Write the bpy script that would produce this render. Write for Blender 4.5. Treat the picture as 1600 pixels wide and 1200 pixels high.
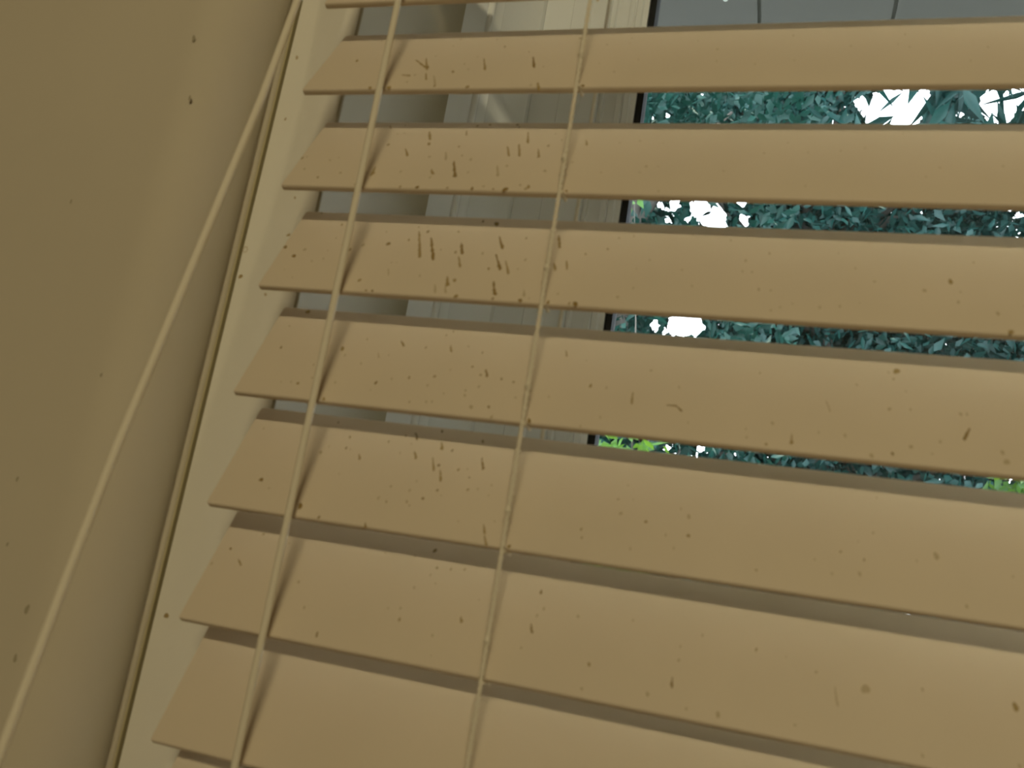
import bpy, bmesh, math, random
import numpy as np
from mathutils import Vector, Matrix
for o in list(bpy.data.objects): bpy.data.objects.remove(o, do_unlink=True)
scene = bpy.context.scene
COL = scene.collection
MM = 0.001

# ---------------------------------------------------------------- camera
cam_data = bpy.data.cameras.new('camera')
cam = bpy.data.objects.new('camera', cam_data); COL.objects.link(cam)
CAM = Vector((0.21638, -0.31939, -0.08024))
rows = ((0.95053285, 0.26700964, 0.15872353), (0.08985212, 0.25278987, -0.96333996), (-0.29734476, 0.92994792, 0.21629369))
rt, dn, fw = (Vector(r) for r in rows)
m = Matrix.Identity(4)
for k in range(3):
    m[k][0] = rt[k]; m[k][1] = -dn[k]; m[k][2] = -fw[k]; m[k][3] = CAM[k]
cam.matrix_world = m
cam_data.sensor_width = 36.0
cam_data.lens = 1387.66 / 1600 * 36
cam_data.clip_start = 0.01; cam_data.clip_end = 200
cam_data.dof.use_dof = True
cam_data.dof.focus_distance = 1.0
cam_data.dof.aperture_fstop = 18.0
scene.camera = cam

# ---------------------------------------------------------------- colour management
scene.view_settings.view_transform = 'Standard'
scene.view_settings.look = 'None'
scene.view_settings.gamma = 1.0
scene.view_settings.exposure = 0.0
scene.view_settings.use_curve_mapping = False

# ---------------------------------------------------------------- sky
world = bpy.data.worlds.new('sky'); scene.world = world; world.use_nodes = True
bg = world.node_tree.nodes['Background']
bg.inputs[0].default_value = (0.84, 0.90, 0.96, 1); bg.inputs[1].default_value = 7.0
# sun high behind the house, reaching the trees over the roof
sd = bpy.data.lights.new('sun', 'SUN'); sd.energy = 3.0; sd.angle = 0.01; sd.color = (1.0, 0.93, 0.7)
so = bpy.data.objects.new('sun', sd); COL.objects.link(so)
so.rotation_euler = Vector((0.45, -0.25, 1.0)).to_track_quat('Z', 'Y').to_euler()
# warm lamp on the room's wall behind the camera, over head height
ld = bpy.data.lights.new('room_lamp', 'AREA'); ld.shape = 'RECTANGLE'; ld.size = 0.46; ld.size_y = 0.045
ld.energy = 10.3; ld.color = (1.0, 0.86, 0.53)
lo = bpy.data.objects.new('room_lamp', ld); COL.objects.link(lo); lo.location = (0.56, -1.75, 0.56)
lo.rotation_euler = (math.radians(78), 0, math.radians(8))      # a long narrow light bar shining into the room

# ---------------------------------------------------------------- helpers
def tag(o, label=None, cat=None, group=None, kind=None):
    if label: o['label'] = label
    if cat: o['category'] = cat
    if group: o['group'] = group
    if kind: o['kind'] = kind
    return o
def empty(name, loc=(0, 0, 0)):
    o = bpy.data.objects.new(name, None); COL.objects.link(o); o.location = loc; return o
def obj(name, me, mats, parent=None, loc=None):
    o = bpy.data.objects.new(name, me); COL.objects.link(o)
    for mt in (mats if isinstance(mats, (list, tuple)) else [mats]): me.materials.append(mt)
    if parent: o.parent = parent
    if loc: o.location = loc
    return o
def mesh_from(verts, faces, smooth=False, mi=None):
    me = bpy.data.meshes.new('m'); me.from_pydata([tuple(v) for v in verts], [], faces); me.update()
    if smooth: me.polygons.foreach_set('use_smooth', [True] * len(me.polygons))
    if mi is not None: me.polygons.foreach_set('material_index', mi)
    return me
class MB:
    def __init__(s): s.v = []; s.f = []; s.m = []
    def add(s, v, f, mi=0):
        n = len(s.v); s.v += [tuple(a) for a in v]; s.f += [tuple(i + n for i in q) for q in f]; s.m += [mi] * len(f)
    def box(s, x0, x1, y0, y1, z0, z1, mi=0):
        v = [(x, y, z) for z in (z0, z1) for y in (y0, y1) for x in (x0, x1)]
        s.add(v, [(0, 2, 3, 1), (4, 5, 7, 6), (0, 1, 5, 4), (2, 6, 7, 3), (0, 4, 6, 2), (1, 3, 7, 5)], mi)
    def prism(s, pts, a0, a1, axis='z', mi=0):
        # closed outline (counter-clockwise seen from +axis), extruded along the axis
        n = len(pts)
        def P(p, a): return (p[0], p[1], a) if axis == 'z' else (a, p[0], p[1])
        v = [P(p, a0) for p in pts] + [P(p, a1) for p in pts]
        f = [tuple(range(n))[::-1], tuple(range(n, 2 * n))] + [(i, (i + 1) % n, n + (i + 1) % n, n + i) for i in range(n)]
        s.add(v, f, mi)
    def tube(s, pts, r, n=10, mi=0, caps=True):
        pts = [Vector(p) for p in pts]; rings = []
        for i, p in enumerate(pts):
            t = (pts[min(i + 1, len(pts) - 1)] - pts[max(i - 1, 0)]).normalized()
            a = t.cross(Vector((0, 1, 0)) if abs(t.y) < .9 else Vector((1, 0, 0))).normalized(); b = t.cross(a)
            rr = r[i] if isinstance(r, (list, tuple)) else r
            rings.append([p + (a * math.cos(2 * math.pi * k / n) + b * math.sin(2 * math.pi * k / n)) * rr for k in range(n)])
        v = [q for R in rings for q in R]; f = []
        for i in range(len(pts) - 1):
            for k in range(n):
                f.append((i * n + k, i * n + (k + 1) % n, (i + 1) * n + (k + 1) % n, (i + 1) * n + k))
        if caps: f += [tuple(range(n))[::-1], tuple(range((len(pts) - 1) * n, len(pts) * n))]
        s.add(v, f, mi)
    def build(s, name, mats, parent=None, smooth=False, loc=None, sharp=None):
        me = mesh_from(s.v, s.f, smooth, s.m)
        bm = bmesh.new(); bm.from_mesh(me); bmesh.ops.recalc_face_normals(bm, faces=bm.faces); bm.to_mesh(me); bm.free()
        if smooth and sharp: me.set_sharp_from_angle(angle=math.radians(sharp))
        return obj(name, me, mats, parent, loc)

def mat(name, col, rough=0.5, noise=None, bump=0, spec=0.3, trans=0):
    mt = bpy.data.materials.new(name); mt.use_nodes = True; nt = mt.node_tree; b = nt.nodes['Principled BSDF']
    b.inputs['Base Color'].default_value = (*col, 1); b.inputs['Roughness'].default_value = rough
    b.inputs['Specular IOR Level'].default_value = spec
    if noise:
        sc, amt = noise
        tc = nt.nodes.new('ShaderNodeTexCoord'); n = nt.nodes.new('ShaderNodeTexNoise'); n.inputs['Scale'].default_value = sc; n.inputs['Detail'].default_value = 4
        nt.links.new(tc.outputs['Object'], n.inputs['Vector'])
        mx = nt.nodes.new('ShaderNodeMix'); mx.data_type = 'RGBA'
        mx.inputs['A'].default_value = (*[c * (1 - amt) for c in col], 1); mx.inputs['B'].default_value = (*[min(1, c * (1 + amt)) for c in col], 1)
        nt.links.new(n.outputs['Fac'], mx.inputs['Factor']); nt.links.new(mx.outputs['Result'], b.inputs['Base Color'])
        if bump:
            bp = nt.nodes.new('ShaderNodeBump'); bp.inputs['Strength'].default_value = bump; bp.inputs['Distance'].default_value = 0.0006
            nt.links.new(n.outputs['Fac'], bp.inputs['Height']); nt.links.new(bp.outputs['Normal'], b.inputs['Normal'])
    return mt

M_slat = mat('ivory_slat', (0.76, 0.66, 0.52), 0.55, (14, 0.07), 0.0)
M_st0 = mat('faint_stain', (0.56, 0.46, 0.30), 0.6)
M_st1 = mat('brown_stain', (0.41, 0.30, 0.13), 0.55)
M_st2 = mat('dark_brown_stain', (0.31, 0.21, 0.07), 0.5)
M_cord = mat('ivory_cord', (0.80, 0.74, 0.60), 0.8)
M_trim = mat('cream_trim_paint', (0.86, 0.83, 0.74), 0.5, (30, 0.03), 0.1)
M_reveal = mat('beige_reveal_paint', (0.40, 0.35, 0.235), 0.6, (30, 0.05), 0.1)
M_wall = mat('tan_wall_paint', (0.62, 0.56, 0.44), 0.75, (9, 0.07), 0.25)
M_ceil = mat('ceiling_paint', (0.40, 0.35, 0.28), 0.8)
M_room = mat('brown_room_wall', (0.38, 0.31, 0.22), 0.8)
M_fleck = mat('wall_fleck', (0.42, 0.37, 0.26), 0.7)
M_gap = mat('gap_shade_tone', (0.52, 0.46, 0.28), 0.9)  # olive tone puts the groove's shade into its colour
M_floor = mat('floor_boards', (0.35, 0.24, 0.15), 0.5, (5, 0.2))
M_frame = mat('white_window_vinyl', (0.86, 0.88, 0.88), 0.22, (20, 0.03), 0, 0.9)
M_gasket = mat('black_gasket', (0.01, 0.011, 0.012), 0.6)
M_rail = M_slat

# stains: seven slats carry splashes, in millimetres from the slat's left end and back edge:
# x, s, dx, ds, half width, darkness
STAINS = {
 2: "16.3,25.0,0.3,0.5,0.77,1;21.4,6.5,0.3,0.5,0.63,0;45.6,25.5,7.5,7.1,0.60,1;50.0,24.0,3.8,9.8,0.60,1;53.2,32.0,0.3,0.5,1.02,2;43.7,38.5,3.9,0.7,0.58,1;49.8,38.6,0.3,0.4,0.58,0;54.6,37.6,2.1,5.0,0.58,1;59.1,39.4,3.6,8.7,0.43,0;62.4,48.1,0.2,0.4,0.70,1;48.4,44.6,0.3,0.4,0.57,0;66.9,36.4,0.2,0.4,0.72,1;73.3,34.4,0.2,0.4,0.57,0;70.1,29.8,0.2,0.5,0.58,0;77.7,25.6,3.3,9.0,0.58,1;84.3,15.0,0.2,0.5,0.88,0;96.8,20.2,0.2,0.5,0.58,1;99.7,24.8,2.9,8.9,0.71,2;106.4,33.2,0.2,0.4,0.56,0;105.1,48.4,0.2,0.4,0.81,0;107.5,46.9,2.0,5.6,0.81,1;32.8,51.3,0.3,0.4,0.86,1;41.6,52.0,0.3,0.4,1.00,1;77.7,51.5,0.2,0.4,0.96,1;127.0,51.3,0.2,0.4,1.06,2;117.0,9.1,0.2,0.5,0.58,0;137.6,38.4,0.2,0.4,0.68,0;192.4,34.1,0.1,0.4,0.54,0",
 3: "1.1,29.7,0.3,0.4,0.89,1;3.1,28.7,0.3,0.4,0.44,0;6.3,38.0,0.3,0.4,0.72,1;15.6,44.0,0.3,0.4,0.71,1;24.8,40.3,0.3,0.4,0.56,0;19.1,28.8,0.3,0.4,0.58,0;40.0,40.3,0.2,0.4,1.11,1;39.6,35.5,0.2,5.7,0.70,1;33.9,3.2,0.9,1.6,0.75,1;38.9,18.3,0.2,0.4,0.87,1;41.3,2.6,0.3,0.4,0.59,0;48.4,21.6,2.7,4.9,0.57,1;52.4,38.5,0.2,0.4,0.55,0;43.1,8.9,0.2,0.4,0.58,0;54.9,8.3,2.1,5.1,0.87,1;57.8,17.4,0.2,0.4,0.85,1;61.6,27.2,0.2,0.4,0.55,0;68.0,23.7,1.8,5.3,0.55,0;72.4,19.2,0.2,0.4,0.56,1;76.1,25.9,0.2,0.4,0.69,1;71.9,6.6,1.1,3.6,0.43,1;81.0,28.7,0.2,0.4,0.68,0;82.5,37.9,0.2,0.4,0.53,0;73.9,30.7,3.9,10.1,0.82,2;65.8,36.6,1.5,2.7,0.68,1;67.1,42.1,0.2,0.4,0.54,0;56.2,51.6,0.2,0.3,0.80,1;64.0,51.7,0.2,0.3,0.92,2;77.3,50.3,0.2,0.3,0.78,1;88.0,50.7,0.2,0.3,0.77,2;35.0,48.4,0.2,0.4,0.55,0;92.4,47.5,0.2,0.3,0.39,0;75.8,2.9,0.2,0.4,0.57,1;94.1,1.8,0.2,0.4,0.99,2;95.3,3.8,0.2,0.4,0.56,1;81.5,1.9,0.2,0.4,0.57,1;100.4,7.8,2.1,7.9,0.56,1;112.8,8.7,0.2,0.4,0.55,0;116.7,13.5,0.2,0.4,0.41,1;127.1,13.4,1.0,3.3,0.41,1;94.3,18.8,2.5,6.7,0.55,1;98.9,17.2,2.5,8.1,0.68,1;108.2,20.4,1.7,5.6,0.54,1;112.0,17.9,0.2,0.4,0.54,1;93.9,33.0,2.3,6.8,0.66,0;98.0,32.9,0.2,0.4,0.66,0;114.9,36.0,0.2,0.4,0.65,0;107.4,46.0,0.2,0.3,0.64,1;111.1,47.1,0.2,0.3,0.76,1;110.2,48.5,0.2,0.3,0.63,1;102.0,50.5,0.2,0.3,1.14,2;96.8,50.3,0.2,0.3,0.51,1;127.0,49.9,0.2,0.3,0.87,2;92.1,47.5,0.2,0.3,0.52,0;149.6,13.5,0.1,0.4,0.53,0;159.8,31.5,0.1,0.3,0.51,0;155.3,31.6,0.1,0.3,0.51,0",
 4: "-0.8,17.1,0.3,0.3,0.73,1;1.4,25.3,0.3,0.3,1.00,2;8.3,30.8,0.2,0.3,0.98,2;11.6,26.3,0.2,0.3,0.70,0;22.9,31.5,0.2,0.3,0.69,0;21.9,8.5,0.2,0.3,0.72,1;23.1,17.7,0.2,0.3,0.56,0;32.9,24.8,0.2,0.3,0.96,1;28.2,21.7,0.2,0.3,0.56,0;37.6,21.5,0.2,0.3,0.83,0;49.0,19.9,0.2,0.3,0.82,2;45.0,12.0,0.2,0.3,0.69,0;57.4,16.8,0.2,0.3,0.54,1;58.7,8.1,0.2,0.3,0.55,1;60.0,11.1,5.9,15.6,0.82,1;64.2,21.8,0.2,0.3,0.80,2;64.1,10.8,0.2,0.3,0.95,2;67.1,15.3,5.3,12.9,0.81,2;71.8,26.2,0.2,0.3,0.92,2;73.8,22.0,0.2,0.3,0.53,0;77.8,10.0,0.2,0.3,0.54,1;81.4,17.3,2.3,6.4,0.79,2;80.7,23.2,0.2,0.3,0.65,1;83.1,26.2,2.4,5.8,0.65,1;54.9,31.6,0.2,0.3,0.53,0;55.0,35.6,1.5,3.9,0.39,0;45.1,43.5,0.2,0.3,0.66,1;70.2,38.7,0.2,0.3,0.51,0;82.0,38.2,1.6,4.9,0.76,1;85.7,40.2,0.2,0.3,0.76,1;78.5,43.4,1.5,4.4,0.50,0;82.8,43.1,1.4,4.0,0.50,0;50.3,50.5,0.2,0.3,0.64,1;53.2,51.4,0.2,0.3,0.90,2;8.6,0.9,0.3,0.4,0.88,1;96.5,12.2,3.5,7.2,0.66,2;99.7,18.6,0.2,0.3,0.91,2;98.4,23.5,4.1,8.4,0.77,2;97.9,32.2,0.2,0.3,0.63,1;103.5,27.1,3.1,7.1,0.51,1;102.1,39.9,2.4,6.5,0.74,2;105.0,46.4,0.2,0.3,0.86,2;115.6,43.3,0.9,3.2,0.49,0;108.1,12.3,0.2,0.3,0.52,1;121.4,9.8,2.2,7.2,0.78,1;123.7,27.1,1.4,3.7,0.63,1;128.3,25.3,1.3,4.5,0.50,1;92.4,23.1,0.2,0.3,0.52,0;111.5,25.7,0.2,0.3,0.51,0;86.5,2.5,0.2,0.3,0.95,2;92.9,3.9,0.2,0.3,1.07,2;89.3,51.1,0.2,0.3,0.86,1;104.6,50.4,0.2,0.3,0.73,2;115.5,50.5,0.2,0.3,0.72,2;126.8,49.9,0.1,0.3,0.83,2;135.0,49.8,0.1,0.3,0.59,1;137.4,50.6,0.1,0.3,0.94,2;146.3,9.8,0.1,0.3,0.51,1;143.2,16.8,0.1,0.3,0.63,1;135.0,20.5,0.1,0.3,0.50,1;160.6,22.1,0.1,0.3,0.49,0;204.6,15.1,0.1,0.3,0.50,0;196.4,19.8,0.1,0.3,0.61,0;199.4,26.1,0.1,0.3,0.73,0;195.9,26.0,0.1,0.3,0.73,0;157.4,38.6,0.1,0.3,0.60,0;152.4,44.0,0.1,0.3,0.59,0;202.5,35.4,0.1,0.3,0.59,0;129.2,44.3,0.1,0.3,0.60,0;207.6,46.0,0.1,0.3,0.46,0;266.3,25.9,0.1,0.3,0.86,1;241.6,27.9,0.1,0.3,0.72,0;257.8,31.2,0.1,0.3,0.72,0;224.0,42.9,0.1,0.3,0.70,0;280.1,40.7,0.0,0.2,0.72,0;283.4,49.5,0.0,0.2,0.94,1;235.2,21.2,0.1,0.3,0.61,0;268.3,36.2,0.0,0.3,0.48,0",
 5: "12.8,1.9,0.2,0.3,1.13,1;10.1,24.1,0.2,0.3,0.96,2;26.8,42.6,0.2,0.3,0.65,1;38.3,21.8,0.2,0.3,0.93,1;47.1,15.3,0.2,0.3,0.66,0;63.5,16.1,0.2,0.3,0.65,1;62.4,14.8,2.0,2.4,0.52,2;74.2,17.2,0.2,0.3,0.51,1;49.7,28.9,0.2,0.3,0.65,0;55.0,22.6,1.1,2.1,0.39,0;72.9,34.0,0.2,0.3,0.50,1;60.1,38.3,0.2,0.3,0.88,2;66.0,35.5,0.2,0.3,0.50,0;83.2,32.1,0.2,0.3,0.50,1;81.9,37.0,0.2,0.2,0.49,1;77.6,46.2,0.2,0.2,0.61,1;41.8,51.4,0.2,0.2,0.76,1;84.3,45.3,0.2,0.2,0.48,0;84.4,15.0,1.3,3.1,0.51,1;80.6,9.5,0.2,0.3,0.52,1;83.1,7.0,0.2,0.3,0.52,1;98.8,17.4,0.2,0.3,0.50,1;97.0,25.3,0.2,0.3,0.62,1;102.9,26.3,1.5,3.2,0.61,2;101.6,29.2,0.2,0.3,0.49,1;88.6,28.0,0.2,0.3,0.50,0;110.6,30.2,0.1,0.3,0.60,1;115.6,31.2,0.1,0.2,0.60,1;102.6,35.1,0.2,0.2,0.48,0;97.9,37.7,0.2,0.2,0.48,1;98.5,40.2,0.2,0.2,0.48,0;89.8,40.3,0.2,0.2,0.49,0;102.7,45.5,0.2,0.2,0.71,0;109.6,44.6,0.1,0.2,0.83,2;131.0,36.8,0.1,0.2,0.47,0;111.9,50.6,0.1,0.2,0.70,0;126.6,49.9,0.1,0.2,0.81,2;132.0,12.7,1.1,2.6,0.37,1;145.6,29.5,0.1,0.2,0.71,1;161.8,31.1,0.4,4.9,0.47,1;152.2,44.0,0.1,0.2,0.57,0;146.0,49.1,0.1,0.2,0.57,0;174.9,35.3,3.2,-0.1,0.34,2;178.1,35.2,2.4,2.1,0.34,2;183.4,42.3,0.1,0.2,0.45,0;211.9,38.8,0.1,0.2,0.57,0;210.6,48.3,0.1,0.2,0.56,1;218.5,43.3,0.2,3.3,0.56,1;166.5,19.2,0.1,0.2,0.48,0;229.0,26.6,1.4,4.2,0.35,0;203.2,42.5,0.1,0.2,0.45,0;235.5,40.9,0.1,0.2,0.45,0;251.8,9.6,0.1,0.2,1.09,1;250.7,13.4,0.1,0.2,0.60,0;238.8,17.6,0.1,0.2,0.59,0;249.5,27.5,0.1,0.2,0.58,0;256.1,26.9,0.1,0.2,0.70,0;271.5,26.9,0.0,0.2,0.70,0;273.9,32.9,-1.7,4.3,0.58,2;235.7,41.4,0.1,0.2,0.56,0;250.3,46.7,0.1,0.2,0.78,2;244.0,48.4,0.1,0.2,0.67,0;256.1,43.0,0.1,0.2,0.57,0;264.9,39.6,0.1,0.2,0.46,0;283.0,41.5,0.0,0.2,0.57,0;284.0,45.2,0.0,0.2,0.91,0",
 6: "38.8,3.3,0.2,0.3,0.67,2;47.0,10.1,0.2,0.2,0.52,1;47.6,15.7,0.2,0.2,0.65,2;54.5,18.3,0.9,1.5,0.64,1;37.6,19.4,0.2,0.2,0.65,0;64.3,10.0,0.2,0.2,0.51,1;70.5,6.1,0.2,0.2,0.64,1;18.2,36.1,0.2,0.2,1.05,2;40.4,45.5,0.2,0.2,1.01,2;50.1,49.1,0.2,0.2,0.87,2;69.7,48.8,0.7,1.6,0.60,2;73.5,31.0,0.2,0.2,0.49,1;70.6,36.9,0.2,0.2,0.49,0;74.3,38.1,0.2,0.2,0.49,1;82.4,36.8,0.2,0.2,0.48,1;50.0,28.6,0.2,0.2,0.51,0;74.3,4.3,1.6,2.8,0.51,2;77.1,13.4,1.5,2.7,0.63,1;86.6,7.5,1.3,3.1,0.63,1;92.3,10.6,0.2,0.2,0.62,2;85.0,1.8,0.2,0.2,0.76,2;103.3,4.5,0.2,0.2,0.62,1;85.5,15.4,2.5,5.6,0.50,1;89.0,18.4,0.2,0.2,0.62,2;90.5,20.7,1.8,4.7,0.61,1;92.5,29.9,0.2,0.2,0.60,2;94.6,31.9,0.2,0.2,0.48,0;81.5,31.6,0.2,0.2,0.49,0;88.1,34.4,0.2,0.2,0.72,2;84.0,38.3,0.2,0.2,0.48,1;97.6,19.3,0.2,0.2,0.61,1;101.2,18.5,0.2,0.2,0.49,0;103.0,22.2,0.1,0.2,0.48,1;105.2,12.6,2.0,4.7,0.49,2;104.2,27.8,0.1,0.2,0.60,1;107.8,26.9,0.1,0.2,0.60,0;113.0,29.1,0.1,0.2,0.47,0;114.9,41.9,1.3,3.4,0.46,1;116.5,46.4,1.5,3.3,0.57,1;126.6,50.3,0.1,0.2,0.79,2;150.4,38.0,0.1,0.2,0.45,1;151.4,41.4,0.1,0.2,0.34,1;161.0,23.3,0.1,0.2,0.46,1;163.1,29.1,0.1,0.2,0.57,0;172.4,31.2,0.1,0.2,0.45,1;186.8,26.7,0.1,0.2,0.68,0;187.8,34.5,0.1,0.2,0.56,1;169.1,42.9,0.1,0.2,0.45,0;237.4,32.5,0.1,0.2,0.45,1;244.6,34.4,0.1,0.2,0.56,1;243.3,39.9,0.1,0.2,0.55,0;211.4,44.1,0.1,0.2,0.33,1;266.4,29.2,0.1,0.2,0.91,0",
 7: "16.7,8.9,0.2,0.2,0.68,1;6.0,17.8,0.2,0.2,0.82,2;11.6,21.7,2.4,2.3,0.54,1;1.4,25.6,0.2,0.2,0.54,0;41.7,26.9,0.2,0.2,0.51,0;48.8,36.8,0.2,0.2,0.63,0;58.5,45.4,0.2,1.5,0.49,2;87.6,34.6,0.1,0.2,0.48,1;71.6,8.3,0.2,0.2,0.51,0;84.2,7.6,0.2,0.2,0.50,0;91.1,4.1,0.2,0.2,0.75,2;94.4,11.3,0.1,0.2,0.61,1;100.0,10.9,0.1,0.2,0.61,1;136.6,14.2,0.1,0.2,0.71,2;139.4,20.5,0.1,0.2,0.47,0;136.3,27.5,1.0,2.6,0.46,2;152.2,21.2,0.1,0.2,0.46,0;159.7,38.1,0.1,0.2,0.56,1;159.1,47.0,0.1,0.2,0.45,0;187.9,37.3,0.4,3.1,0.45,2;180.9,44.5,0.1,0.2,0.66,0;195.8,20.3,0.1,0.2,0.46,0;204.1,46.7,0.1,0.2,1.21,0;87.2,34.7,0.1,0.2,0.60,0;110.2,29.3,0.6,1.7,0.47,1;248.0,29.1,0.1,0.2,1.24,0;291.0,26.2,0.0,0.2,0.93,1;232.9,26.3,0.1,0.2,0.45,0;238.8,30.1,1.0,6.2,0.34,0;213.8,22.1,0.1,0.2,0.45,1;124.4,51.7,0.1,0.2,0.68,2",
}


# ---------------------------------------------------------------- room
R_X0, R_X1, R_Y0, R_Z0, R_Z1 = -1.1, 2.0, -2.1, -1.5, 0.95
WT = 0.262                                     # outer face of the window wall
WX0, WX1, WZ0, WZ1 = -0.0455, 0.9455, -0.90, 0.40   # recess in the wall
BULL = 0.0265
WF = -0.013                                     # room face of the window wall
def wall_front():
    b = MB()
    # left piece with a rounded inside corner running up the recess
    arc = [(WX0 - .0230 + BULL * math.sin(t), WF + BULL - BULL * math.cos(t)) for t in [math.radians(120) * k / 16 for k in range(17)]]   # the nose turns slightly back under
    b.prism([(R_X0, WF)] + arc + [(WX0, WT), (R_X0, WT)], WZ0, WZ1)
    arc2 = [(WX1 + .0230 - BULL * math.sin(t), WF + BULL - BULL * math.cos(t)) for t in [math.radians(120) * k / 16 for k in range(16, -1, -1)]]
    b.prism([(WX1, WT)] + arc2 + [(R_X1, WF), (R_X1, WT)], WZ0, WZ1)
    b.prism([(WF, WZ1 + BULL)] + [(WF + BULL - BULL * math.cos(t), WZ1 + BULL - BULL * math.sin(t)) for t in [math.pi / 2 * k / 8 for k in range(1, 9)]] + [(WT, WZ1), (WT, R_Z1), (WF, R_Z1)], R_X0, R_X1, 'x')
    b.box(R_X0, R_X1, WF, WT, R_Z0, WZ0)
    # small specks on the paint left of the window
    for x, z, r in [(-72.8, 144.2, 1.1), (-66.2, 112.9, .8), (-116.4, 59.6, .7), (-79.3, -119.7, 1.2), (-78.5, -138.9, 1.0), (-102.4, -68.9, .7), (-98, -96, .6), (-131, -30, .8), (-74, -20, .5)]:
        speck(b, (x * MM + .009, WF - 0.00005, z * MM - .002), (1, 0, 0), (0, 0, 1), (0, -1, 0), r * MM, r * MM * 1.5, 1)
    o = b.build('wall_front', [M_wall, M_fleck], smooth=True, sharp=28)
    return tag(o, kind='structure')
rng = random.Random(5)
def speck(b, c, ax, up, nrm, ra, rb, mi, h=0.00012):
    c = Vector(c); ax = Vector(ax); up = Vector(up); nrm = Vector(nrm); n = 9
    ph = rng.random() * 6
    ring = []
    for k in range(n):
        a = 2 * math.pi * k / n; w = 1 + .22 * math.sin(2 * a + ph) + .12 * math.sin(3 * a + 2 * ph)
        ring.append(c + ax * (math.cos(a) * ra * w) + up * (math.sin(a) * rb * w))
    b.add(ring + [c + nrm * h], [(k, (k + 1) % n, n) for k in range(n)], mi)
wall_front()
b = MB(); b.box(R_X0 - .1, R_X0, R_Y0, WT, R_Z0, R_Z1); tag(b.build('wall_left', M_room), kind='structure')
b = MB(); b.box(R_X1, R_X1 + .1, R_Y0, WT, R_Z0, R_Z1); tag(b.build('wall_right', M_room), kind='structure')
b = MB(); b.box(R_X0 - .1, R_X1 + .1, R_Y0 - .1, R_Y0, R_Z0, R_Z1); tag(b.build('wall_back', M_room), kind='structure')
b = MB(); b.box(R_X0 - .1, R_X1 + .1, R_Y0 - .1, WT, R_Z0 - .1, R_Z0); tag(b.build('floor', M_floor), kind='structure')
b = MB(); b.box(R_X0 - .1, R_X1 + .1, R_Y0 - .1, WT, R_Z1, R_Z1 + .1); tag(b.build('ceiling', M_ceil), kind='structure')

# flat casing board at the left of the recess, with a caulk bead in the corner
PX0, PX1, PY = -0.0387, -0.0032, 0.026
def side_casing(name, mir=None):
    f = (lambda x: x) if mir is None else (lambda x: mir - x)
    b = MB()
    def pr(pts, mi=0):
        q = [(f(x), y) for x, y in pts]
        b.prism(q if mir is None else q[::-1], WZ0, WZ1, mi=mi)
    pr([(PX0, PY), (PX1 - .0014, PY), (PX1 - .0014, 0.145), (PX0, 0.145)])
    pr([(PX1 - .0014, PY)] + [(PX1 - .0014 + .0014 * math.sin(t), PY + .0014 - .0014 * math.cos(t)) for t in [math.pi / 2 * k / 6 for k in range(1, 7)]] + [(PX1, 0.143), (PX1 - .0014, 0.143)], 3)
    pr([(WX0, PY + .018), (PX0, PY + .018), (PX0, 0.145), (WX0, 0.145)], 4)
    pr([(WX0 + .0024, PY + .0016), (WX0 + .0033, PY + .0020), (WX0 + .0033, PY + .019), (WX0 + .0024, PY + .019)], 4)  # strip along the groove side, coloured darker in place of its shadow
    r = 0.0028
    pr([(WX0, PY + .022)] + [(WX0, PY - .001)] + [(WX0 + r * math.sin(t), PY + .0028 - r * math.cos(t)) for t in [math.pi / 2 * k / 6 for k in range(1, 7)]] + [(WX0 + r, PY + .0215)], 5)
    if mir is None:
        for x, z, rr, mi in [(-34.3, 157.6, .9, 1), (-32.5, 123.2, .7, 1), (-36.5, 39.9, 1.0, 2), (-20.8, 31.8, .7, 1), (-32.9, -117.7, 1.1, 2), (-17, 81.3, .6, 1)]:
            speck(b, (x * MM, PY - .00003, z * MM), (1, 0, 0), (0, 0, 1), (0, -1, 0), rr * MM, rr * MM * 1.2, mi)
        for a in range(7):      # little squashed smear at the outer edge
            an = a * .9; c = Vector((-.0375, PY - .00003, .0536))
            speck(b, c + Vector((math.cos(an) * .0012, 0, math.sin(an) * .0014)), (1, 0, 0), (0, 0, 1), (0, -1, 0), .0003, .0005, 1)
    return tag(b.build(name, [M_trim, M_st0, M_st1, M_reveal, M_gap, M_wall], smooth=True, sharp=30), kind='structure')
side_casing('trim_1')
side_casing('trim_2', WX0 + WX1)
b = MB(); b.box(PX1, WX0 + WX1 - PX1, PY, 0.15, 0.38, WZ1); tag(b.build('trim_3', M_trim), kind='structure')
b = MB(); b.box(PX1, WX0 + WX1 - PX1, -0.03, 0.15, WZ0, WZ0 + .03); tag(b.build('trim_4', M_trim), kind='structure')

# ---------------------------------------------------------------- window
IX0, IX1, IZ0, IZ1 = PX1, WX0 + WX1 - PX1, WZ0 + .03, 0.38
win = tag(empty('window_1', ((IX0 + IX1) / 2, .16, IZ0)), kind='structure')
def wl(name, b, mats, smooth=True, parent=None, sharp=30):
    me_o = b.build(name, mats, parent or win, smooth=smooth, sharp=sharp)
    base = win.location
    me_o.data.transform(Matrix.Translation(-base)); return me_o
mir = IX0 + IX1
def both(profile, z0, z1, name, mats, mi=0):
    for side in (0, 1):
        b = MB(); q = [((mir - x) if side else x, y) for x, y in profile]
        b.prism(q[::-1] if side else q, z0, z1, mi=mi); wl(name, b, mats)
mm = lambda L: [(x * MM, y * MM) for x, y in L]
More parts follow.
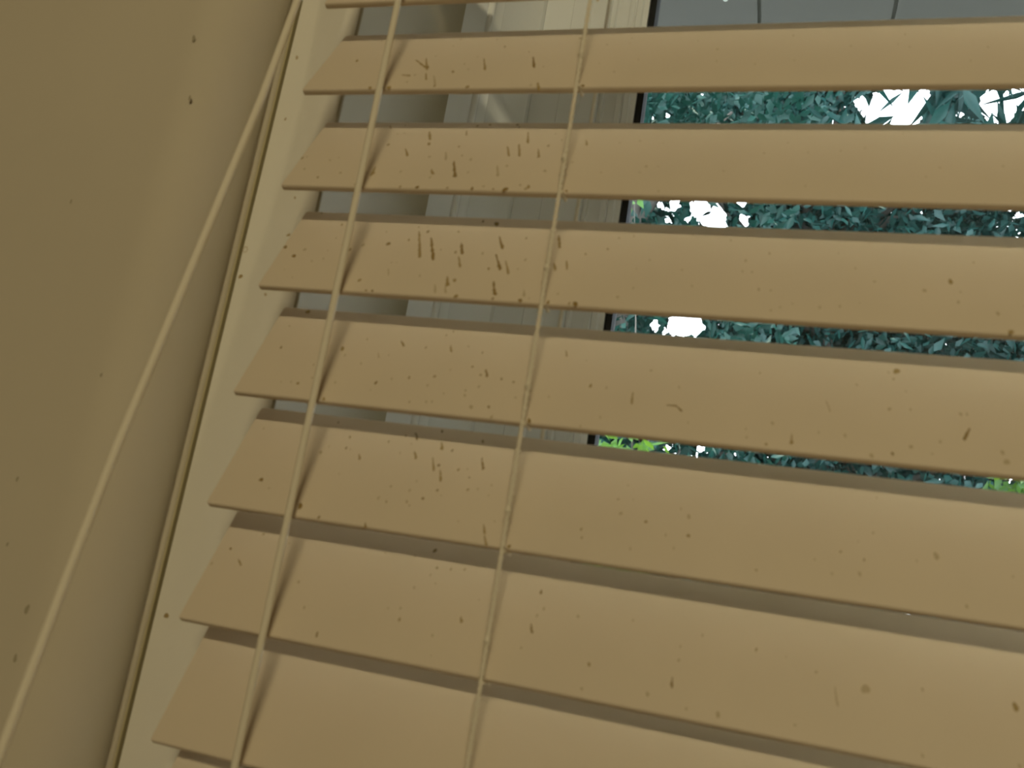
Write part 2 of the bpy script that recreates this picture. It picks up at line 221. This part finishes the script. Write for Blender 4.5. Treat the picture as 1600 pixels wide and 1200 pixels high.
# jamb: step with a rounded ridge, then a long face running back to the sash
step = [(-3.2, 142), (-2.6, 144), (-1, 149), (1.2, 153.5), (4.2, 158.5)]
ridge = [(5.6 + 2.6 * math.sin(t - .5), 163 - 2.6 * math.cos(t - .5)) for t in [math.pi * k / 8 for k in range(8)]]
both(mm(step + ridge + [(6.6, 168), (8.2, 176), (8.8, 177), (8.6, 178.5), (17.6, 223), (19.0, 225), (19.2, 231), (19.2, 258), (-3.2, 258)]), IZ0, IZ1, 'frame', [M_frame])
# sash stile with its grooves
sash = [(19.4, 231), (40, 231), (40.6, 230.2), (54, 230.2), (55, 231.6), (63, 231.6), (66, 231.2), (66.8, 229), (68.8, 229), (69.6, 231.4), (71, 231.4), (71.6, 229), (73, 229), (74, 231.6),
        (82.6, 231.6), (83.4, 227.4), (86.8, 226.8), (87.8, 228.2), (88.8, 226.8), (92.2, 226.8), (93.2, 228.4), (96.6, 229), (97.2, 236), (97.2, 248), (19.4, 248)]
both(mm(sash), IZ0 + .045, IZ1 - .012, 'sash', [M_frame])
both(mm([(97.2, 230), (101.2, 232), (101.2, 245), (97.2, 245)]), IZ0 + .09, IZ1 - .012, 'gasket', [M_gasket])
for z0, z1 in ((IZ0, IZ0 + .045), (IZ1 - .012, IZ1)):
    b = MB(); b.box(IX0, IX1, .150, .258, z0, z1); wl('frame', b, [M_frame], False)
for z0, z1 in ((IZ0 + .045, IZ0 + .09), (IZ1 - .022, IZ1 - .012)):
    b = MB(); b.box(.0194, mir - .0194, .2285, .248, z0, z1); wl('sash', b, [M_frame], False)
mg = bpy.data.materials.new('window_glass'); mg.use_nodes = True; nt = mg.node_tree; nt.nodes.clear()
out = nt.nodes.new('ShaderNodeOutputMaterial'); tr = nt.nodes.new('ShaderNodeBsdfTransparent'); gl = nt.nodes.new('ShaderNodeBsdfGlossy'); mx = nt.nodes.new('ShaderNodeMixShader'); fr = nt.nodes.new('ShaderNodeFresnel')
tr.inputs[0].default_value = (.95, .96, .96, 1); gl.inputs['Roughness'].default_value = 0.02; fr.inputs[0].default_value = 1.35
nt.links.new(fr.outputs[0], mx.inputs[0]); nt.links.new(tr.outputs[0], mx.inputs[1]); nt.links.new(gl.outputs[0], mx.inputs[2]); nt.links.new(mx.outputs[0], out.inputs[0])
b = MB(); b.box(.1, mir - .1, .2365, .2405, IZ0 + .085, IZ1 - .02); wl('pane', b, [mg], False)

# ---------------------------------------------------------------- the blind
blind = empty('venetian_blind', (0.45, 0.0, 0.262))
tag(blind, 'ivory faux wood venetian blind with brown splashes on its tilted slats, hanging in the window', 'window blind')
BO = Vector(blind.location)
PITCH, W, TH, L = 45.635, 50.6, 3.0, 900.0
DZ = {1: -.22, 2: .46, 3: .12, 4: .23, 5: -.29, 6: -.62, 7: .1, 8: .75}
TILT = {1: 63.7, 2: 61.4, 3: 61.5, 4: 62.5, 5: 62.7, 6: 62.5, 7: 61.9, 8: 63.1}
def slat_frame(i):
    t = math.radians(TILT.get(i, 62.4))
    return Vector((0, 0, (-(i - 5) * PITCH + DZ.get(i, 0)) * MM)), Vector((0, math.cos(t), math.sin(t))), Vector((0, -math.sin(t), math.cos(t)))
def slat_outline():
    # (s, n) outline: the top face at n = 0, s from -25 (front) to +25 (back), with rounded long edges
    pts = []; r = .85; h = W / 2
    for cx, cn, a0 in ((-h + r, -r, 90), (-h + r, -TH + r, 180), (h - r, -TH + r, 270), (h - r, -r, 0)):
        for k in range(5):
            a = math.radians(a0 + 90 * k / 4); pts.append((cx + r * math.cos(a), cn + r * math.sin(a)))
    return pts
OUTL = slat_outline()
def make_slat(i):
    c, u, n = slat_frame(i); b = MB(); N = len(OUTL)
    rs = random.Random(100 + i)
    x0 = rs.uniform(-.35, .35) * MM
    xs = [x0, x0 + .0006, L * MM - .0006, L * MM]
    v = []
    for j, x in enumerate(xs):
        k = .985 if j in (0, 3) else 1
        for s, q in OUTL:
            p = u * (s * k * MM) + n * ((q + (.15 if q < -1.4 else -.15) * (j in (0, 3))) * MM); v.append((x, p.y, p.z))
    f = [tuple(range(N)), tuple(range(3 * N, 4 * N))[::-1]]
    for j in range(3):
        for k in range(N): f.append((j * N + k, (j + 1) * N + k, (j + 1) * N + (k + 1) % N, j * N + (k + 1) % N))
    b.add(v, f)
    if i in STAINS:
        for row in STAINS[i].split(';'):
            x, s, dx, ds, hw, k = (float(a) for a in row.split(',')); k = int(k)
            s = min(max(s, .3), 49.2)
            d = Vector((dx, ds)); ln = d.length; steps = max(1, int(ln / (hw * .9)))
            if ln < 1.2: steps = 0
            for q in range(steps + 1):
                t = q / max(1, steps); w = hw * (0.6 + .6 * rng.random()) * (.9 if steps == 0 else (.5 + .4 * t))
                px, ps = x + dx * t + rng.uniform(-.12, .12), s + ds * t
                cc = u * ((25 - ps) * MM) + n * .00002
                speck(b, (px * MM, cc.y, cc.z), (1, 0, 0), tuple(u), tuple(n), w * MM, w * MM * 1.45, k + 1)
        for q in range(26):     # faint dust specks
            px, ps = rs.uniform(5, 330), rs.uniform(4, 48)
            cc = u * ((25 - ps) * MM) + n * .00002
            speck(b, (px * MM, cc.y, cc.z), (1, 0, 0), tuple(u), tuple(n), rs.uniform(.2, .5) * MM, rs.uniform(.3, .7) * MM, 1, .00006)
    me = mesh_from(b.v, b.f, True, b.m)
    bm = bmesh.new(); bm.from_mesh(me)
    bmesh.ops.recalc_face_normals(bm, faces=[q for q in bm.faces if q.material_index == 0]); bm.to_mesh(me); bm.free()
    me.set_sharp_from_angle(angle=math.radians(35))
    return obj('slat', me, [M_slat, M_st0, M_st1, M_st2], blind, c - BO)
for i in range(0, 19): make_slat(i)
def bl(name, b, mats, smooth=True):
    o = b.build(name, mats, blind, smooth=smooth, sharp=40); o.data.transform(Matrix.Translation(-BO)); return o
b = MB(); b.box(0, .9, -.028, .022, .268, .300)
o = bl('headrail', b, [M_rail], False)
b = MB(); b.box(0, .9, -.012, .012, -(18 - 5) * PITCH * MM - .066, -(18 - 5) * PITCH * MM - .034); bl('bottom_rail', b, [M_rail], False)
ZB = -(18 - 5) * PITCH * MM - .05; ZT = .27
# string ladders: twisted front string, back string and the rungs below the slats
def ladder(x, name='ladder_cord'):
    b = MB(); n = 520
    for ph in (0, math.pi):
        pts = []
        for k in range(n + 1):
            z = ZT + (ZB - ZT) * k / n; a = ph + z / .0052 * 2 * math.pi
            pts.append((x + .00042 * math.cos(a), -.0152 + .00042 * math.sin(a), z))
        b.tube(pts, .00062, 6)
    b.tube([(x, .0150, ZT), (x, .0150, ZB)], .0008, 6)
    for i in range(0, 19):
        c, u, nn = slat_frame(i)
        k = nn * (-(TH + .75) * MM)
        f_ = c + k - u * .0262; bk_ = c + k + u * .0262
        b.tube([(x + .0008, -.0150, f_.z + .0015), (x + .0012, f_.y - .0001, f_.z + .0006), (x + .0012, c.y + k.y, c.z + k.z), (x + .001, .0149, bk_.z)], .0006, 6)
        zc = c.z - .0095
        b.tube([(x - .0003, -.0153, zc + .0016), (x, -.0155, zc), (x + .0002, -.0153, zc - .0016)], [.0007, .00135, .0007], 8)   # small knot
    return bl(name, b, [M_cord])
for x in (.1254, .45, .775): ladder(x)
b = MB(); b.tube([(.0402, -.0170, ZT), (.0403, -.0168, .1), (.0403, -.0166, -.1), (.0405, -.017, ZB)], .00145, 12); bl('lift_cord', b, [M_cord])
b = MB(); b.tube([(.86, -.0170, ZT), (.86, -.017, ZB)], .00145, 12); bl('lift_cord', b, [M_cord])
# thin pull rod hanging at the left, leaning out into the room
b = MB(); b.tube([(-0.004, -0.031, 0.268), (0.0002, -0.031, 0.156), (0.0029, -0.034, 0.1441), (0.0041, -0.043, 0.0929), (0.0055, -0.054, 0.0453), (0.0057, -0.062, 0.006), (0.0058, -0.07, -0.0338), (0.0059, -0.075, -0.0578), (0.006, -0.082, -0.1002), (0.0064, -0.09, -0.1498), (0.0071, -0.093, -0.1659), (-0.012, -0.098, -0.26)], .00155, 12); bl('tilt_wand', b, [M_cord])
# headrail end and tilter stub
b = MB(); b.box(-.012, .004, -.036, -.026, .268, .285); bl('tilter', b, [M_rail], False)

# ---------------------------------------------------------------- outside: eave, ground, trees
M_soffit = mat('grey_green_soffit', (0.155, 0.15, 0.15), 0.6, (6, 0.05))
M_nail = mat('nail_head', (0.75, 0.8, 0.8), 0.35)
M_side = mat('outside_siding', (0.5, 0.5, 0.48), 0.7)
b = MB()
zs = 1.02
for k in range(-12, 16):
    x0 = .100 + .235 * k
    b.box(x0 + .0035, x0 + .2315, WT, 1.30, zs, zs + .012)
b.box(-2.8, 3.8, WT, 1.30, zs + .006, zs + .02)
for k in range(-12, 16):
    for y in (.62, 1.13):
        x = .100 + .235 * k + .175
        b.tube([(x, y, zs + .002), (x, y, zs - .0015)], .0045, 8, 1)
tag(b.build('soffit', [M_soffit, M_nail]), kind='structure')
b = MB(); b.box(-2.8, 3.8, 1.30, 1.325, zs - .04, zs + .12); b.prism([(1.325, zs + .11), (1.325, zs - .01), (1.39, zs - .01), (1.43, zs + .11), (1.42, zs + .11), (1.385, zs), (1.335, zs), (1.335, zs + .11)], -2.8, 3.8, 'x')
tag(b.build('gutter', [M_frame]), kind='structure')
b = MB(); b.box(-2.8, 3.8, -2.3, WT + .001, zs + .05, zs + .12)
tag(b.build('roof', [M_side]), kind='structure')
M_lawn = mat('lawn', (0.09, 0.11, 0.07), 0.9, (3, 0.4))
b = MB(); b.box(-40, 40, WT + .02, 60, -1.95, -1.9); tag(b.build('ground', [M_lawn]), kind='structure')

def leaf_mat(name, col, tcol, tw=.45):
    mt = bpy.data.materials.new(name); mt.use_nodes = True; nt = mt.node_tree; nt.nodes.clear()
    out = nt.nodes.new('ShaderNodeOutputMaterial'); d = nt.nodes.new('ShaderNodeBsdfDiffuse'); t = nt.nodes.new('ShaderNodeBsdfTranslucent')
    g = nt.nodes.new('ShaderNodeBsdfGlossy'); g.inputs['Roughness'].default_value = .35; g.inputs[0].default_value = (.6, .7, .7, 1)
    mx = nt.nodes.new('ShaderNodeMixShader'); mx.inputs[0].default_value = tw; m2 = nt.nodes.new('ShaderNodeMixShader'); m2.inputs[0].default_value = .03
    n = nt.nodes.new('ShaderNodeTexNoise'); n.inputs['Scale'].default_value = 2.2; tc = nt.nodes.new('ShaderNodeTexCoord'); nt.links.new(tc.outputs['Object'], n.inputs['Vector'])
    for sh, c in ((d, col), (t, tcol)):
        cm = nt.nodes.new('ShaderNodeMix'); cm.data_type = 'RGBA'; cm.inputs['A'].default_value = (*[a * .6 for a in c], 1); cm.inputs['B'].default_value = (*[min(1, a * 1.4) for a in c], 1)
        nt.links.new(n.outputs['Fac'], cm.inputs['Factor']); nt.links.new(cm.outputs['Result'], sh.inputs[0])
    nt.links.new(d.outputs[0], mx.inputs[1]); nt.links.new(t.outputs[0], mx.inputs[2]); nt.links.new(mx.outputs[0], m2.inputs[1]); nt.links.new(g.outputs[0], m2.inputs[2]); nt.links.new(m2.outputs[0], out.inputs[0])
    return mt
M_leafA = leaf_mat('dark_leaf', (.011, .058, .047), (.008, .042, .032), .4)
M_leafB = leaf_mat('bright_leaf', (.06, .15, .035), (.12, .25, .02), .5)
M_leafC = leaf_mat('blue_green_leaf', (.013, .060, .054), (.009, .042, .037), .4)
M_bark = mat('grey_bark', (.09, .085, .075), .9, (12, .4))

# openings in the canopy where the sky shows: a direction out of the window and an angular radius
OPEN = [
 (4.66, 31.19, 1.07), (3.71, 30.77, 0.58), (5.67, 30.80, 0.91), (5.99, 31.65, 0.91), (2.85, 31.43, 0.37), (7.76, 31.04, 0.21),
 (8.91, 30.52, 0.25), (10.52, 31.00, 0.66), (11.27, 30.43, 0.66), (12.12, 31.19, 0.58), (9.63, 30.67, 0.29), (-11.05, 30.14, 0.21),
 (-9.96, 30.37, 0.25), (-7.79, 31.67, 0.21), (-8.68, 31.32, 0.12), (1.08, 31.57, 0.17), (1.32, 30.46, 0.21), (2.44, 31.51, 0.17),
 (-9.81, 25.08, 0.29), (-9.22, 24.66, 0.17), (-8.68, 25.18, 0.37), (-8.91, 24.06, 0.25), (-7.72, 24.24, 0.25), (-6.99, 25.16, 0.58),
 (-6.57, 24.29, 0.37), (-5.62, 24.24, 0.62), (-5.52, 25.42, 0.21), (-4.16, 25.50, 0.37), (-3.95, 24.47, 0.33), (-5.87, 25.47, 0.21),
 (5.20, 25.41, 0.17), (7.03, 25.06, 0.17), (12.54, 24.69, 0.21), (12.41, 23.79, 0.21), (-5.58, 24.95, 0.33), (-9.84, 17.79, 0.12),
 (-8.86, 17.54, 0.33), (-7.41, 17.70, 0.70), (-6.59, 17.86, 0.70), (-6.12, 17.50, 0.41), (-8.38, 17.10, 0.17), (-5.91, 18.09, 0.21),
 (-4.19, 17.93, 0.12), (-7.13, 9.88, 0.25), (-6.57, 9.63, 0.17), (-5.01, 10.16, 0.25), (-5.28, 9.72, 0.25), (-2.92, 10.05, 0.17),
 (-0.44, 10.26, 0.08), (10.28, 10.12, 0.17), (12.63, 9.93, 0.21),
]
EYE = np.array(CAM)
def open_mask(P, extra=1.0):
    d = P - EYE; d /= np.linalg.norm(d, axis=1)[:, None]; keep = np.ones(len(P), bool)
    for az, el, r in OPEN:
        a, e = math.radians(az), math.radians(el); v = np.array([math.sin(a) * math.cos(e), math.cos(a) * math.cos(e), math.sin(e)])
        keep &= (d @ v) < math.cos(math.radians(r * extra))
    return keep
def leaves(rs, centres, radii, n, ln, wd, shape=5, droop=.5, gaps=True, shell=.55):
    centres = np.array(centres); radii = np.array(radii); w = radii[:, 0] * radii[:, 1] * radii[:, 2]; w = w / w.sum()
    idx = rs.choice(len(centres), n, p=w); q = rs.normal(size=(n, 3)); q /= np.linalg.norm(q, axis=1)[:, None]
    rad = shell + (1 - shell) * rs.random(n) ** .5; rad = rad * rs.choice([1, .6], n, p=[.8, .2])
    P = centres[idx] + q * rad[:, None] * radii[idx]
    a0 = rs.normal(size=(n, 3)); a0[:, 2] -= droop; a0 /= np.linalg.norm(a0, axis=1)[:, None]
    if gaps:
        keep = open_mask(P) & open_mask(P + a0 * ln * .5, 1.1) & open_mask(P + a0 * ln, .85); P = P[keep]; a0 = a0[keep]
    n = len(P)
    a = a0
    b_ = rs.normal(size=(n, 3)); b_[:, 2] += .0; s = np.cross(a, b_); s /= np.linalg.norm(s, axis=1)[:, None]; nn = np.cross(a, s)
    l = ln * rs.uniform(.6, 1.25, n)[:, None]; w = wd * rs.uniform(.7, 1.2, n)[:, None]
    V = np.stack([P, P + a * l * .35 + s * w * .5 - nn * l * .04, P + a * l - nn * l * .12, P + a * l * .35 - s * w * .5 - nn * l * .04, P + a * l * .38 + nn * l * .03], 1).reshape(-1, 3)
    k = np.arange(n)[:, None] * 5
    F = np.concatenate([np.concatenate([k, k + 1, k + 4], 1), np.concatenate([k + 1, k + 2, k + 4], 1), np.concatenate([k + 2, k + 3, k + 4], 1), np.concatenate([k + 3, k, k + 4], 1)], 0)
    return V, F
def tree(name, label, base, height, clumps, n, ln, wd, m, seed, tr=.12, gaps=True, droop=.5, extra=0):
    rs = np.random.default_rng(seed); root = empty(name, base); tag(root, label, 'tree')
    B = np.array(base)
    cs = [c[0] for c in clumps]; rr = [c[1] for c in clumps]
    V, F = leaves(rs, cs, rr, n, ln, wd, droop=droop, gaps=gaps)
    if extra:
        V2, F2 = leaves(rs, cs, rr, extra, ln, wd, droop=droop, gaps=False); F = np.concatenate([F, F2 + len(V)]); V = np.concatenate([V, V2])
    me = bpy.data.meshes.new('crown'); me.vertices.add(len(V)); me.vertices.foreach_set('co', (V - B).astype(np.float32).ravel())
    me.loops.add(len(F) * 3); me.loops.foreach_set('vertex_index', F.astype(np.int32).ravel())
    me.polygons.add(len(F)); me.polygons.foreach_set('loop_start', np.arange(0, len(F) * 3, 3, dtype=np.int32)); me.update(calc_edges=True)
    obj('crown', me, m, root)
    b = MB(); top = np.array([base[0], base[1], base[2] + height])
    pts = [B + (top - B) * t + np.array([math.sin(t * 5 + seed) * .1, math.cos(t * 4 + seed) * .08, 0]) * t for t in np.linspace(0, 1, 9)]
    b.tube([tuple(p - B) for p in pts], [tr * (1 - .75 * t) for t in np.linspace(0, 1, 9)], 10)
    for c in cs:
        c = np.array(c); t = min(.85, max(.25, (c[2] - base[2] - .8) / height)); s = pts[int(t * 8)]
        mid = (s + c) / 2 + np.array([0, 0, .12])
        if gaps and not open_mask(np.array([s + (mid - s) * q / 6 for q in range(7)] + [mid + (c - mid) * q / 6 for q in range(7)]), 1.15).all(): continue
        b.tube([tuple(s - B), tuple(mid - B), tuple(c - B)], [tr * .35, tr * .22, tr * .08], 7)
    b.build('trunk', [M_bark], root, smooth=True)
    return root
def D(az, el, r):      # a point seen out of the window in that direction, r metres away over the ground
    a = math.radians(az); return (EYE[0] + math.sin(a) * r, EYE[1] + math.cos(a) * r, EYE[2] + math.tan(math.radians(el)) * r)
def cl(az, el, r, s, fl=.85): return (D(az, el, r), (s, s, s * fl))
rs0 = random.Random(3)
G = -1.9
p = D(-12, 0, 5.6)
tree('leafy_tree', 'tree at the left of the view through the gaps, beside the black window gasket', (p[0], p[1], G), 5.6,
     [cl(az + rs0.uniform(-1, 1), el + rs0.uniform(-1, 1), 5.6 + rs0.uniform(-.25, .25), .65) for az in (-21, -16, -11, -6.5) for el in (2, 9, 16, 23, 30)], 15000, .11, .05, M_leafA, 11)
p = D(23, 0, 4.2)
tree('long_leaved_tree', 'tree with long pointed leaves against bright sky at the right of the uppermost gap', (p[0], p[1], G), 4.6,
     [cl(az + rs0.uniform(-1, 1), el, 4.2 + rs0.uniform(-.2, .2), .38) for az in (5, 9, 13, 17) for el in (31, 35, 39)], 800, .24, .05, M_leafC, 12, tr=.03, droop=1.3, extra=260)
p = D(2, 0, 9)
tree('dense_tree', 'dense dark tree filling the middle of the view behind the slats', (p[0], p[1], G), 7.5,
     [cl(az + rs0.uniform(-1, 1), el + rs0.uniform(-1, 1), 9 + rs0.uniform(-.5, .5), 1.2) for az in (-16, -10, -4, 2, 8, 14, 20) for el in (0, 8, 16, 23, 29, 35)], 90000, .13, .065, M_leafC, 13, tr=.16)
p = D(4, 0, 15)
tree('tall_tree', 'tall blue-green tree standing farthest away, glimpsed between the nearer crowns', (p[0], p[1], G), 8,
     [cl(az, el, 15 + rs0.uniform(-.5, .5), 2.2) for az in (-17, -10, -3, 4, 11, 18) for el in (1, 10, 19, 27, 34)], 40000, .30, .15, M_leafA, 16, tr=.25)
p = D(14, 0, 6)
tree('bright_leaved_tree', 'low tree with bright yellow-green leaves at the lower right of the view', (p[0], p[1], G), 2.3,
     [cl(15.5, 8.6, 6, .42), cl(12.9, 9.4, 6, .2), cl(14.8, 15.4, 6, .16), cl(18, 13, 6, .4)], 2200, .09, .045, M_leafB, 14, tr=.05)
p = D(-9, 0, 4)
tree('sapling', 'slender yellow-green sapling low at the left of the view, next to the gasket', (p[0], p[1], G), 3.0,
     [cl(-9.2, 9.4, 4, .16), cl(-11.4, 24.9, 4, .07), cl(-7.3, 23.7, 4, .05), cl(-10.5, 3, 4, .25)], 420, .08, .04, M_leafB, 15, tr=.015)
